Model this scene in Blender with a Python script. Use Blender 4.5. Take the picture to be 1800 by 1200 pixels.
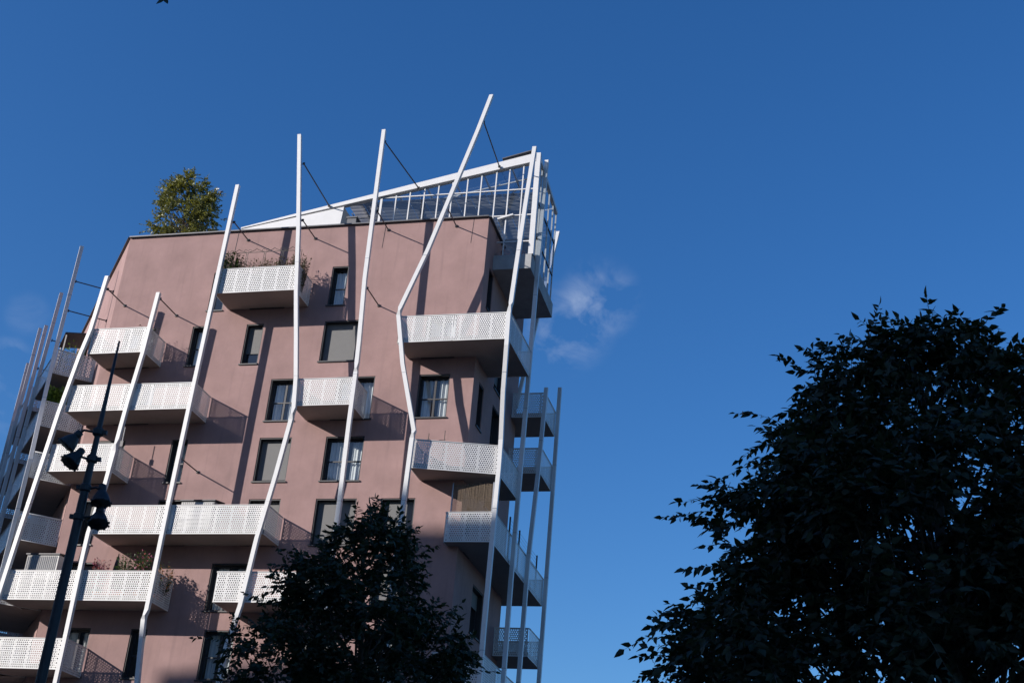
import bpy, math, random
import numpy as np
from mathutils import Vector, Matrix

for o in list(bpy.data.objects): bpy.data.objects.remove(o)
scene = bpy.context.scene
col = scene.collection
rnd = random.Random(7)

# ------------------------------------------------------------------ camera
YAW, PITCH, ROLL = -0.2639, 0.4558, 0.0823
CAM = Vector((14.51, -48.0, 1.6))
fwd = Vector((math.sin(YAW)*math.cos(PITCH), math.cos(YAW)*math.cos(PITCH), math.sin(PITCH)))
r0 = Vector((math.cos(YAW), -math.sin(YAW), 0)); u0 = r0.cross(fwd)
rt = r0*math.cos(ROLL) + u0*math.sin(ROLL); up = u0*math.cos(ROLL) - r0*math.sin(ROLL)
cd = bpy.data.cameras.new('camera'); cam = bpy.data.objects.new('camera', cd); col.objects.link(cam)
cam.matrix_world = Matrix(((rt.x, up.x, -fwd.x, CAM.x), (rt.y, up.y, -fwd.y, CAM.y), (rt.z, up.z, -fwd.z, CAM.z), (0, 0, 0, 1)))
cd.sensor_width = 36; cd.sensor_fit = 'HORIZONTAL'; cd.lens = 2277/1800*36; cd.clip_end = 3000; cd.clip_start = .1
scene.camera = cam

# ------------------------------------------------------------------ world, sun, exposure
SUN_EL = math.radians(21.15)
TO_SUN = Vector((-.768*math.cos(SUN_EL), -.640*math.cos(SUN_EL), math.sin(SUN_EL)))
world = bpy.data.worlds.new('World'); scene.world = world; world.use_nodes = True
wt = world.node_tree; wt.nodes.clear()
def wn(t, **k):
    n = wt.nodes.new(t)
    for a, b in k.items(): setattr(n, a, b)
    return n
sky = wn('ShaderNodeTexSky', sky_type='NISHITA', sun_disc=False, sun_elevation=SUN_EL, sun_rotation=math.radians(230.2),
         altitude=200, air_density=1.15, dust_density=1.0, ozone_density=6.0)
bg = wn('ShaderNodeBackground'); bg.inputs['Strength'].default_value = 0.119
out = wn('ShaderNodeOutputWorld')
tc = wn('ShaderNodeTexCoord')
# thin wisps of cloud, fixed to directions in the sky
def wisp(direction, half, amount, scale, stretch):
    d = Vector(direction).normalized()
    dot = wn('ShaderNodeVectorMath', operation='DOT_PRODUCT'); dot.inputs[1].default_value = d
    wt.links.new(tc.outputs['Generated'], dot.inputs[0])
    mr = wn('ShaderNodeMapRange', interpolation_type='SMOOTHERSTEP')
    mr.inputs['From Min'].default_value = math.cos(half); mr.inputs['From Max'].default_value = 1.0
    wt.links.new(dot.outputs['Value'], mr.inputs['Value'])
    mp = wn('ShaderNodeMapping'); mp.inputs['Scale'].default_value = stretch; mp.inputs['Rotation'].default_value = (0, .7, 0)
    wt.links.new(tc.outputs['Generated'], mp.inputs['Vector'])
    nz = wn('ShaderNodeTexNoise'); nz.inputs['Scale'].default_value = scale; nz.inputs['Detail'].default_value = 7
    nz.inputs['Roughness'].default_value = .55; nz.inputs['Distortion'].default_value = .35
    wt.links.new(mp.outputs['Vector'], nz.inputs['Vector'])
    r2 = wn('ShaderNodeMapRange'); r2.inputs['From Min'].default_value = .42; r2.inputs['From Max'].default_value = .90
    wt.links.new(nz.outputs['Fac'], r2.inputs['Value'])
    m = wn('ShaderNodeMath', operation='MULTIPLY'); wt.links.new(mr.outputs['Result'], m.inputs[0]); wt.links.new(r2.outputs['Result'], m.inputs[1])
    m2 = wn('ShaderNodeMath', operation='MULTIPLY'); wt.links.new(m.outputs[0], m2.inputs[0]); m2.inputs[1].default_value = amount
    return m2.outputs[0]
acc = None
for (cloud_dir, half, amt) in (((-0.1910, 0.8709, 0.4528), 0.042, 0.4), ((-0.1665, 0.8650, 0.4733), 0.038, 0.38), ((-0.2110, 0.8759, 0.4340), 0.03, 0.1), ((-0.5707, 0.7322, 0.3718), 0.02, 0.32), ((-0.5590, 0.7241, 0.4040), 0.02, 0.14), ((-0.5681, 0.7460, 0.3474), 0.035, 0.22)):
    w_ = wisp(cloud_dir, half, amt, 26, (1.0, 1.0, 1.5))
    if acc is None: acc = w_
    else:
        a = wn('ShaderNodeMath', operation='ADD', use_clamp=True); wt.links.new(acc, a.inputs[0]); wt.links.new(w_, a.inputs[1]); acc = a.outputs[0]
mix = wn('ShaderNodeMix', data_type='RGBA'); mix.inputs['B'].default_value = (4.3, 4.9, 6.0, 1)
hsv = wn('ShaderNodeHueSaturation'); hsv.inputs['Saturation'].default_value = 1.17; hsv.inputs['Hue'].default_value = .507; wt.links.new(sky.outputs[0], hsv.inputs['Color'])
wt.links.new(acc, mix.inputs['Factor']); wt.links.new(hsv.outputs[0], mix.inputs['A'])
wt.links.new(mix.outputs['Result'], bg.inputs['Color']); wt.links.new(bg.outputs[0], out.inputs[0])

sl = bpy.data.lights.new('sun', 'SUN'); sl.energy = 5.0; sl.angle = math.radians(.55); sl.color = (1.0, .93, .86)
so = bpy.data.objects.new('sun', sl); col.objects.link(so); so.location = (-60, -60, 60)
so.rotation_euler = TO_SUN.to_track_quat('Z', 'Y').to_euler()
scene.view_settings.view_transform = 'Standard'; scene.view_settings.look = 'None'
scene.view_settings.exposure = 0.35; scene.view_settings.gamma = 1.0; scene.view_settings.use_curve_mapping = False
scene.render.engine = 'CYCLES'

# ------------------------------------------------------------------ materials
def mat(name, base, rough=.6, metal=0., var=.0, scale=3., bump=0., bscale=40., spec=.5, tint=None, island=0.):
    m = bpy.data.materials.new(name); m.use_nodes = True
    nt = m.node_tree; b = nt.nodes['Principled BSDF']
    b.inputs['Roughness'].default_value = rough; b.inputs['Metallic'].default_value = metal
    b.inputs['Specular IOR Level'].default_value = spec
    b.inputs['Base Color'].default_value = (*base, 1)
    tcn = nt.nodes.new('ShaderNodeTexCoord')
    last = None
    if var:
        nz = nt.nodes.new('ShaderNodeTexNoise'); nz.inputs['Scale'].default_value = scale; nz.inputs['Detail'].default_value = 6; nz.inputs['Roughness'].default_value = .65
        nt.links.new(tcn.outputs['Object'], nz.inputs['Vector'])
        rp = nt.nodes.new('ShaderNodeMapRange'); rp.inputs['From Min'].default_value = .3; rp.inputs['From Max'].default_value = .7
        nt.links.new(nz.outputs['Fac'], rp.inputs['Value'])
        mx = nt.nodes.new('ShaderNodeMix'); mx.data_type = 'RGBA'
        lo = tint if tint else [c*(1-var) for c in base]
        mx.inputs['A'].default_value = (*lo, 1); mx.inputs['B'].default_value = (*[min(1, c*(1+var*.6)) for c in base], 1)
        nt.links.new(rp.outputs['Result'], mx.inputs['Factor']); last = mx.outputs['Result']
    if island:
        g = nt.nodes.new('ShaderNodeNewGeometry')
        hs = nt.nodes.new('ShaderNodeHueSaturation')
        mr = nt.nodes.new('ShaderNodeMapRange'); mr.inputs['To Min'].default_value = 1-island; mr.inputs['To Max'].default_value = 1+island
        nt.links.new(g.outputs['Random Per Island'], mr.inputs['Value']); nt.links.new(mr.outputs['Result'], hs.inputs['Value'])
        if last: nt.links.new(last, hs.inputs['Color'])
        else: hs.inputs['Color'].default_value = (*base, 1)
        last = hs.outputs['Color']
    if last: nt.links.new(last, b.inputs['Base Color'])
    if bump:
        n2 = nt.nodes.new('ShaderNodeTexNoise'); n2.inputs['Scale'].default_value = bscale; n2.inputs['Detail'].default_value = 4
        nt.links.new(tcn.outputs['Object'], n2.inputs['Vector'])
        bp = nt.nodes.new('ShaderNodeBump'); bp.inputs['Strength'].default_value = bump; bp.inputs['Distance'].default_value = .01
        nt.links.new(n2.outputs['Fac'], bp.inputs['Height']); nt.links.new(bp.outputs['Normal'], b.inputs['Normal'])
    return m
def glass_mat(name, tint, refl=1.0, rough=.02, ior=1.5):
    m = bpy.data.materials.new(name); m.use_nodes = True; nt = m.node_tree; nt.nodes.remove(nt.nodes['Principled BSDF'])
    t = nt.nodes.new('ShaderNodeBsdfTransparent'); t.inputs['Color'].default_value = (*tint, 1)
    g = nt.nodes.new('ShaderNodeBsdfGlossy'); g.inputs['Roughness'].default_value = rough; g.inputs['Color'].default_value = (refl, refl, refl, 1)
    lw = nt.nodes.new('ShaderNodeLayerWeight'); lw.inputs['Blend'].default_value = .5
    pw = nt.nodes.new('ShaderNodeMath'); pw.operation = 'POWER'; pw.inputs[1].default_value = 4.0; nt.links.new(lw.outputs['Facing'], pw.inputs[0])
    f = nt.nodes.new('ShaderNodeMath'); f.operation = 'MULTIPLY_ADD'; f.inputs[1].default_value = .85; f.inputs[2].default_value = .07; nt.links.new(pw.outputs[0], f.inputs[0])
    x = nt.nodes.new('ShaderNodeMixShader'); nt.links.new(f.outputs[0], x.inputs[0]); nt.links.new(t.outputs[0], x.inputs[1]); nt.links.new(g.outputs[0], x.inputs[2])
    nt.links.new(x.outputs[0], nt.nodes['Material Output'].inputs[0]); return m
def leaf_mat(name, base, trans=.3, island=.35, rough=.45, thru=None):
    m = mat(name, base, rough=rough, island=island); nt = m.node_tree; b = nt.nodes['Principled BSDF']
    tr = nt.nodes.new('ShaderNodeBsdfTranslucent'); tr.inputs['Color'].default_value = (*(thru or (base[0]*1.6, base[1]*1.5, base[2]*.6)), 1)
    x = nt.nodes.new('ShaderNodeMixShader'); x.inputs[0].default_value = trans
    nt.links.new(b.outputs[0], x.inputs[1]); nt.links.new(tr.outputs[0], x.inputs[2]); nt.links.new(x.outputs[0], nt.nodes['Material Output'].inputs[0])
    return m
def plaster_mat():
    m = mat('pink_plaster', (.300, .197, .187), rough=.9, var=.17, scale=.7, bump=.35, bscale=55, spec=.2)
    nt = m.node_tree; b = nt.nodes['Principled BSDF']
    src = b.inputs['Base Color'].links[0].from_socket
    # weathering: faint vertical streaks
    tcn = nt.nodes.new('ShaderNodeTexCoord'); mp = nt.nodes.new('ShaderNodeMapping'); mp.inputs['Scale'].default_value = (3.2, 3.2, .22)
    nt.links.new(tcn.outputs['Object'], mp.inputs['Vector'])
    nz = nt.nodes.new('ShaderNodeTexNoise'); nz.inputs['Scale'].default_value = 1.3; nz.inputs['Detail'].default_value = 7; nt.links.new(mp.outputs['Vector'], nz.inputs['Vector'])
    rp = nt.nodes.new('ShaderNodeMapRange'); rp.inputs['From Min'].default_value = .55; rp.inputs['From Max'].default_value = .8; rp.inputs['To Max'].default_value = .55
    nt.links.new(nz.outputs['Fac'], rp.inputs['Value'])
    mx = nt.nodes.new('ShaderNodeMix'); mx.data_type = 'RGBA'; mx.inputs['B'].default_value = (.205, .138, .133, 1)
    nt.links.new(rp.outputs['Result'], mx.inputs['Factor']); nt.links.new(src, mx.inputs['A']); nt.links.new(mx.outputs['Result'], b.inputs['Base Color'])
    return m
M = dict(
    plaster=plaster_mat(),
    white=mat('white_coated_steel', (.59, .59, .59), rough=.42, var=.05, scale=2.5),
    panel=mat('white_perforated_sheet', (.59, .59, .585), rough=.45, var=.06, scale=1.8),
    soffit=mat('taupe_soffit', (.31, .265, .235), rough=.85, var=.12, scale=1.2, bump=.15),
    dark=mat('dark_window_frame', (.028, .028, .032), rough=.45, var=.2, scale=5),
    coping=mat('grey_zinc_coping', (.09, .092, .10), rough=.5, metal=.4, var=.2, scale=3),
    roof=mat('grey_roof_membrane', (.22, .22, .22), rough=.9, var=.2, scale=1),
    blind=mat('grey_roller_blind', (.125, .125, .125), rough=.7, var=.06, scale=6),
    curtain=mat('pale_curtain', (.72, .71, .68), rough=.9, var=.08, scale=6),
    room=mat('dim_room', (.09, .085, .08), rough=.9, var=.2, scale=2),
    glass=glass_mat('window_glass', (.78, .82, .84)),
    ghglass=glass_mat('greenhouse_glass', (.68, .72, .75), ior=1.45),
    steel=mat('galvanised_steel', (.30, .31, .33), rough=.4, metal=.7, var=.2, scale=8),
    darksteel=mat('dark_steel', (.06, .06, .066), rough=.5, metal=.4, var=.2, scale=8),
    greypanel=mat('grey_shade_cloth', (.16, .16, .165), rough=.9, var=.25, scale=5),
    shadecloth=leaf_mat('grey_shade_cloth_ceiling', (.30,.30,.31), trans=.5, island=.12, rough=.9, thru=(.36,.36,.37)),
    concrete=mat('concrete', (.33, .335, .34), rough=.9, var=.2, scale=2, bump=.3),
    lamp=mat('black_cast_metal', (.022, .023, .027), rough=.55, metal=.2, var=.3, scale=12, bump=.1),
    lens=mat('lamp_lens', (.05, .052, .055), rough=.12),
    bark=mat('grey_brown_bark', (.07, .055, .042), rough=.95, var=.4, scale=9, bump=.8, bscale=30),
    leaf=leaf_mat('dark_green_leaf', (.017, .028, .012), trans=.2, rough=.6),
    leaf2=leaf_mat('deep_green_leaf', (.017, .030, .013), trans=.2, rough=.6),
    olive=leaf_mat('olive_leaf', (.165, .17, .05), trans=.25, island=.45),
    grass=leaf_mat('bright_grass_leaf', (.10, .17, .03), trans=.3),
    dryleaf=leaf_mat('dry_vine_leaf', (.10, .085, .05), trans=.2, island=.5),
    shrub=leaf_mat('shrub_leaf', (.05, .085, .03), trans=.25, island=.4),
    petal=leaf_mat('pink_petal', (.42, .13, .22), trans=.3),
    orange=leaf_mat('orange_petal', (.55, .20, .03), trans=.3),
    terracotta=mat('terracotta', (.45, .20, .12), rough=.85, var=.15, scale=9),
    pinkpot=mat('pale_pink_planter', (.48, .33, .29), rough=.8, var=.2, scale=9),
    parasol=mat('plum_canvas', (.10, .065, .07), rough=.9, var=.15, scale=9),
    shedgrey=mat('grey_resin', (.20, .20, .205), rough=.6, var=.1, scale=5),
    shedlight=mat('pale_resin', (.55, .54, .52), rough=.6, var=.1, scale=5),
    wood=mat('weathered_wood', (.16, .12, .085), rough=.9, var=.35, scale=14),
    iron=mat('wrought_iron', (.05, .045, .04), rough=.6, metal=.3, var=.3, scale=20),
    asphalt=mat('asphalt', (.05, .05, .052), rough=.9, var=.3, scale=.4, bump=.4, bscale=20),
    paving=mat('stone_paving', (.14, .135, .125), rough=.9, var=.2, scale=.7, bump=.3),
    brick=mat('neighbour_render', (.22, .20, .18), rough=.9, var=.15, scale=.3),
)

# ------------------------------------------------------------------ mesh helpers
class MB:
    def __init__(s): s.v = []; s.f = []
    def add(s, vs, fs):
        b = len(s.v); s.v += [tuple(v) for v in vs]; s.f += [tuple(i+b for i in f) for f in fs]; return s
    def box(s, x0, x1, y0, y1, z0, z1):
        return s.add([(x0,y0,z0),(x1,y0,z0),(x1,y1,z0),(x0,y1,z0),(x0,y0,z1),(x1,y0,z1),(x1,y1,z1),(x0,y1,z1)],
                     [(0,3,2,1),(4,5,6,7),(0,1,5,4),(1,2,6,5),(2,3,7,6),(3,0,4,7)])
    def bar(s, p, q, w, d=None, upv=(0,0,1)):
        p, q = Vector(p), Vector(q); d = d or w; t = (q-p).normalized(); a = t.cross(Vector(upv))
        if a.length < 1e-3: a = t.cross(Vector((1,0,0)))
        a.normalize(); b = a.cross(t).normalized(); a *= w/2; b *= d/2
        return s.add([p-a-b, p+a-b, p+a+b, p-a+b, q-a-b, q+a-b, q+a+b, q-a+b],
                     [(0,1,2,3),(7,6,5,4),(0,4,5,1),(1,5,6,2),(2,6,7,3),(3,7,4,0)])
    def tube(s, pts, rad, n=8, cap=True):
        pts = [Vector(p) for p in pts]
        if not hasattr(rad, '__len__'): rad = [rad]*len(pts)
        vs = []; fs = []; prev = None
        for i, p in enumerate(pts):
            t = (pts[min(i+1, len(pts)-1)]-pts[max(i-1, 0)]).normalized()
            a = t.cross(Vector((0,0,1))) if prev is None else prev - t*prev.dot(t)
            if a.length < 1e-3: a = t.cross(Vector((1,0,0)))
            a.normalize(); prev = a; b = t.cross(a)
            for k in range(n):
                an = 2*math.pi*k/n; vs.append(p + a*(rad[i]*math.cos(an)) + b*(rad[i]*math.sin(an)))
        for i in range(len(pts)-1):
            for k in range(n):
                fs.append((i*n+k, i*n+(k+1) % n, (i+1)*n+(k+1) % n, (i+1)*n+k))
        if cap: fs.append(tuple(range(n-1, -1, -1))); fs.append(tuple((len(pts)-1)*n+k for k in range(n)))
        return s.add(vs, fs)
    def prism(s, poly, z0, z1):
        n = len(poly); a = sum(poly[i][0]*poly[(i+1) % n][1]-poly[(i+1) % n][0]*poly[i][1] for i in range(n))
        if a < 0: poly = poly[::-1]
        return s.add([(x, y, z0) for x, y in poly]+[(x, y, z1) for x, y in poly],
                     [tuple(range(n-1, -1, -1)), tuple(range(n, 2*n))]+[(i, (i+1) % n, (i+1) % n+n, i+n) for i in range(n)])
    def build(s, name, m, parent=None, smooth=False):
        me = bpy.data.meshes.new(name); me.from_pydata(s.v, [], s.f); me.materials.append(m); me.update()
        if smooth: me.polygons.foreach_set('use_smooth', [True]*len(me.polygons))
        o = bpy.data.objects.new(name, me); col.objects.link(o)
        if parent: o.parent = parent
        return o
def np_mesh(name, verts, faces, m, parent=None, smooth=False):
    """verts (n,3), faces (k,c) arrays"""
    me = bpy.data.meshes.new(name); k, c = faces.shape
    me.vertices.add(len(verts)); me.vertices.foreach_set('co', np.asarray(verts, np.float32).ravel())
    me.loops.add(k*c); me.loops.foreach_set('vertex_index', faces.astype(np.int32).ravel())
    me.polygons.add(k); me.polygons.foreach_set('loop_start', np.arange(0, k*c, c, dtype=np.int32)); me.polygons.foreach_set('loop_total', np.full(k, c, np.int32))
    if smooth: me.polygons.foreach_set('use_smooth', np.ones(k, bool))
    me.update(calc_edges=True); me.validate(); me.materials.append(m)
    o = bpy.data.objects.new(name, me); col.objects.link(o)
    if parent: o.parent = parent
    return o
def thing(name, label, cat, group=None, loc=(0,0,0)):
    o = bpy.data.objects.new(name, None); col.objects.link(o); o.empty_display_size = .3; o.location = loc
    return tag(o, label, cat, group)
def tag(o, label, cat, group=None, kind=None):
    o['label'] = label; o['category'] = cat
    if group: o['group'] = group
    if kind: o['kind'] = kind
    return o
def structure(o): o['kind'] = 'structure'; return o

# ------------------------------------------------------------------ ground
structure(MB().add([(-900,-900,-.12),(900,-900,-.12),(900,900,-.12),(-900,900,-.12)], [(0,1,2,3)]).build('ground', M['asphalt']))
structure(MB().box(-32, 20, -9, 20, -.118, .0).build('pavement', M['paving']))
structure(MB().box(-20, 40, -62, -20, -.118, .001).build('plaza', M['paving']))

# ------------------------------------------------------------------ the apartment building
BLD = thing('apartment_building', 'pink plaster apartment block with white perforated balconies and crooked white poles', 'building')
WALL_TOP = 32.3
LX = -17.95
Lq = Vector((-.643, .766, 0)); Ln = Vector((-.766, -.643, 0)); LO = Vector((LX, 0, 0))
def lp(q, off, z): p = LO + Lq*q + Ln*off; return (p.x, p.y, z)
QEND = 14.0
le = lp(QEND, 0, 0)
def wall_face(name, o, u, n, length, ztop, openings, reveal=.33):
    """plaster wall with real openings; o origin, u along, n outward"""
    o, u, n = Vector(o), Vector(u), Vector(n); mb = MB()
    us = sorted({0., length} | {a for op in openings for a in op[:2]}); zs = sorted({0., ztop} | {a for op in openings for a in op[2:4]})
    P = lambda a, z, d=0: o + u*a + Vector((0,0,z)) - n*d
    for i in range(len(us)-1):
        for j in range(len(zs)-1):
            uc, zc = (us[i]+us[i+1])/2, (zs[j]+zs[j+1])/2
            if any(op[0] < uc < op[1] and op[2] < zc < op[3] for op in openings): continue
            mb.add([P(us[i],zs[j]),P(us[i+1],zs[j]),P(us[i+1],zs[j+1]),P(us[i],zs[j+1])], [(0,1,2,3)])
    for (a, b, z0, z1) in openings:
        for (p, q) in (((a,z0),(b,z0)),((b,z0),(b,z1)),((b,z1),(a,z1)),((a,z1),(a,z0))):
            mb.add([P(*p),P(*q),P(*q,reveal),P(*p,reveal)], [(0,3,2,1)])
    return mb.build(name, M['plaster'], BLD)
def window(o, u, n, op, style):
    a, b, z0, z1 = op; o, u, n = Vector(o), Vector(u), Vector(n); D = .33
    P = lambda x, z, d: o + u*x + Vector((0,0,z)) - n*d
    def slab(mb, x0, x1, y0, y1, d0, d1):
        vs = [P(x,z,d) for d in (d0, d1) for (x, z) in ((x0,y0),(x1,y0),(x1,y1),(x0,y1))]
        mb.add(vs, [(0,1,2,3),(7,6,5,4),(0,4,5,1),(1,5,6,2),(2,6,7,3),(3,7,4,0)])
    f = MB(); w = .065; g = .003
    # dark lining of the reveal, set just proud of the plaster, plus the frame
    slab(f, a+g, a+.05, z0+g, z1-g, .03, D+.02); slab(f, b-.05, b-g, z0+g, z1-g, .03, D+.02); slab(f, a+.05, b-.05, z1-.05, z1-g, .03, D+.02)
    slab(f, a+.05, a+.05+w, z0+.05, z1-.05, D-.06, D); slab(f, b-.05-w, b-.05, z0+.05, z1-.05, D-.06, D)
    slab(f, a+.05+w, b-.05-w, z1-.05-w, z1-.05, D-.06, D); slab(f, a+.05+w, b-.05-w, z0+.05, z0+.05+w, D-.06, D)
    wide = b-a > 1.1; mid = (a+b)/2
    if wide: slab(f, mid-.045, mid+.045, z0+.05+w, z1-.05-w, D-.055, D-.001)
    if 'rail' in style: slab(f, a+.05+w, b-.05-w, z0+.92, z0+.98, D-.058, D-.002)
    W = f.build('window', M['dark'], BLD)
    s = MB(); slab(s, a-.05, b+.05, z0-.06, z0-.004, -.06, D+.02); s.build('sill', M['dark'], W)
    xs = [(a+.05+w, mid-.045), (mid+.045, b-.05-w)] if wide else [(a+.05+w, b-.05-w)]
    for x0, x1 in xs:
        p = MB(); p.add([P(x0-.01,z0+.1,D-.03),P(x1+.01,z0+.1,D-.03),P(x1+.01,z1-.1,D-.03),P(x0-.01,z1-.1,D-.03)], [(0,1,2,3)]); p.build('pane', M['glass'], W)
    r = MB(); dep = 2.0   # the room behind
    c = [P(a+.02,z0+.02,D+.03),P(b-.02,z0+.02,D+.03),P(b-.02,z1-.02,D+.03),P(a+.02,z1-.02,D+.03)]; e = [P(a-.3,z0-.1,D+dep),P(b+.3,z0-.1,D+dep),P(b+.3,z1+.2,D+dep),P(a-.3,z1+.2,D+dep)]
    r.add(c+e, [(4,5,6,7),(0,1,5,4),(1,2,6,5),(2,3,7,6),(3,0,4,7)]); r.build('room', M['room'], W)
    if 'blind' in style:
        fr = {'blind':.72,'blind9':.97,'blind3':.35}[[t for t in style.split() if t.startswith('blind')][0]]
        m = MB(); slab(m, a+.06, b-.06, z1-.06-(z1-z0-.14)*fr, z1-.06, D-.085, D-.064); m.build('blind', M['blind'], W)
    if 'curtain' in style:
        for x0, x1 in ([(a+.12, a+.12+(b-a)*.3), (b-.12-(b-a)*.3, b-.12)] if wide else [(a+.12, b-.12)]):
            m = MB(); N = max(10, int((x1-x0)/.03)); vs = []
            for i in range(N+1):
                x = x0+(x1-x0)*i/N; d = D+.12+.035*math.sin(i*1.25)+.02*math.sin(i*.53+x)
                vs += [P(x, z0+.08, d), P(x, z1-.1, d)]
            m.add(vs, [(2*i, 2*i+2, 2*i+3, 2*i+1) for i in range(N)]); m.build('curtain', M['curtain'], W, smooth=True)
    return W
# rows of openings, x relative to world X
TOPS = [30.13-2.795*k for k in range(11)]
def OP(x0, x1, k, h=2.0): return (x0, x1, TOPS[k]-h, TOPS[k])
FRONT = [(OP(-7.21,-6.41,0),'curtain rail'), (OP(-13.1,-12.35,0),'rail'), (OP(-10.9,-9.3,0),'curtain'),
 (OP(-13.65,-12.85,1),'rail curtain'), (OP(-10.96,-10.12,1),'blind rail'), (OP(-7.19,-5.54,1),'blind9'), (OP(-17.1,-15.5,1),'curtain'), (OP(-2.4,-1.0,1),'curtain'),
 (OP(-9.30,-7.95,2),'curtain rail'), (OP(-6.18,-4.44,2),'curtain'), (OP(-2.45,-1.06,2),'curtain rail'), (OP(-16.5,-14.9,2),'curtain'),
 (OP(-13.54,-12.75,3),'curtain rail'), (OP(-9.37,-7.87,3),'blind9 rail'), (OP(-6.30,-4.56,3),'curtain rail'), (OP(-17.2,-15.8,3),'curtain'),
 (OP(-17.2,-16.38,4),'blind3'), (OP(-9.38,-7.93,4),'blind9'), (OP(-6.35,-4.54,4),'blind9'), (OP(-3.48,-2.0,4),'blind9'), (OP(-13.6,-12.0,4),'curtain'),
 (OP(-17.2,-15.77,5),'blind3'), (OP(-10.55,-8.95,5),'curtain rail'), (OP(-6.3,-4.55,5),'curtain'), (OP(-3.45,-2.0,5),'blind'),
 (OP(-16.8,-15.5,6),'curtain'), (OP(-13.65,-12.9,6),'rail'), (OP(-10.35,-8.99,6),'curtain rail'), (OP(-6.3,-4.55,6),'blind'), (OP(-3.45,-2.0,6),'curtain')]
for k in (7, 8, 9):
    FRONT += [(OP(x, x+w_, k), s_) for x, w_, s_ in ((-16.8,1.4,'curtain'),(-13.6,.8,'blind'),(-10.4,1.45,'curtain rail'),(-6.3,1.75,'blind'),(-3.45,1.45,'curtain'))]
fo = (LX, 0, 0); fu = (1,0,0); fn = (0,-1,0)
wall_face('wall', fo, fu, fn, -LX, WALL_TOP, [(a-LX,b-LX,c,d) for (a,b,c,d),_ in FRONT])
for (a,b,c,d), s_ in FRONT: window(fo, fu, fn, (a-LX,b-LX,c,d), s_)
# right side wall, X = 0
SIDE = [(OP(.8,1.6,0),''), (OP(3.2,4.7,1),'blind'), (OP(.9,1.7,2),''), (OP(3.3,4.7,2),'curtain'), (OP(3.3,4.7,3),'curtain'), (OP(.8,1.6,4),''), (OP(2.7,4.5,5),'blind3'), (OP(2.7,4.5,6),'curtain')]
YEND = 7.6
wall_face('wall', (0,0,0), (0,1,0), (1,0,0), YEND, WALL_TOP, [s[0] for s in SIDE])
for op, s_ in SIDE: window((0,0,0), (0,1,0), (1,0,0), op, s_)
# left wall at fifty degrees
LEFT = [(OP(2.4,3.9,k),'curtain' if k % 2 else 'blind') for k in range(1, 9)] + [(OP(8.2,9.6,k),'curtain') for k in range(0, 9)]
LEFT = [((QEND-b, QEND-a, c, d), s_) for (a,b,c,d), s_ in LEFT]
wall_face('wall', le, -Lq, Ln, QEND, WALL_TOP, [s[0] for s in LEFT])
for op, s_ in LEFT: window(le, -Lq, Ln, op, s_)
# back walls and roof deck
bk = [(0, YEND), (-4, 12.0), (-20, 18.0), (le[0], le[1])]
mb = MB()
for (p, q) in zip(bk[:-1], bk[1:]): mb.add([(*p,0),(*q,0),(*q,WALL_TOP),(*p,WALL_TOP)], [(0,1,2,3)])
mb.build('wall', M['plaster'], BLD)
plan = [(0,0)] + bk + [(LX, 0)]
MB().prism([(x*.995-.05, y*.99+.06) for x, y in plan], 31.7, 31.95).build('roof', M['roof'], BLD)
mb = MB()
for (p, q) in zip(plan, plan[1:]+plan[:1]): mb.bar((*p, WALL_TOP+.035), (*q, WALL_TOP+.025), .24, .06)
mb.build('coping', M['coping'], BLD)
# vertical expansion joints in the top of the wall: thin recessed-looking cords
for x in (-12.3, -4.95, -.75):
    MB().bar((x, -.006, 31.0-(.3 if x < -5 else 0)), (x+.05, -.006, WALL_TOP-.03), .02, .008).build('cable', M['darksteel'], BLD)

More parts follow.
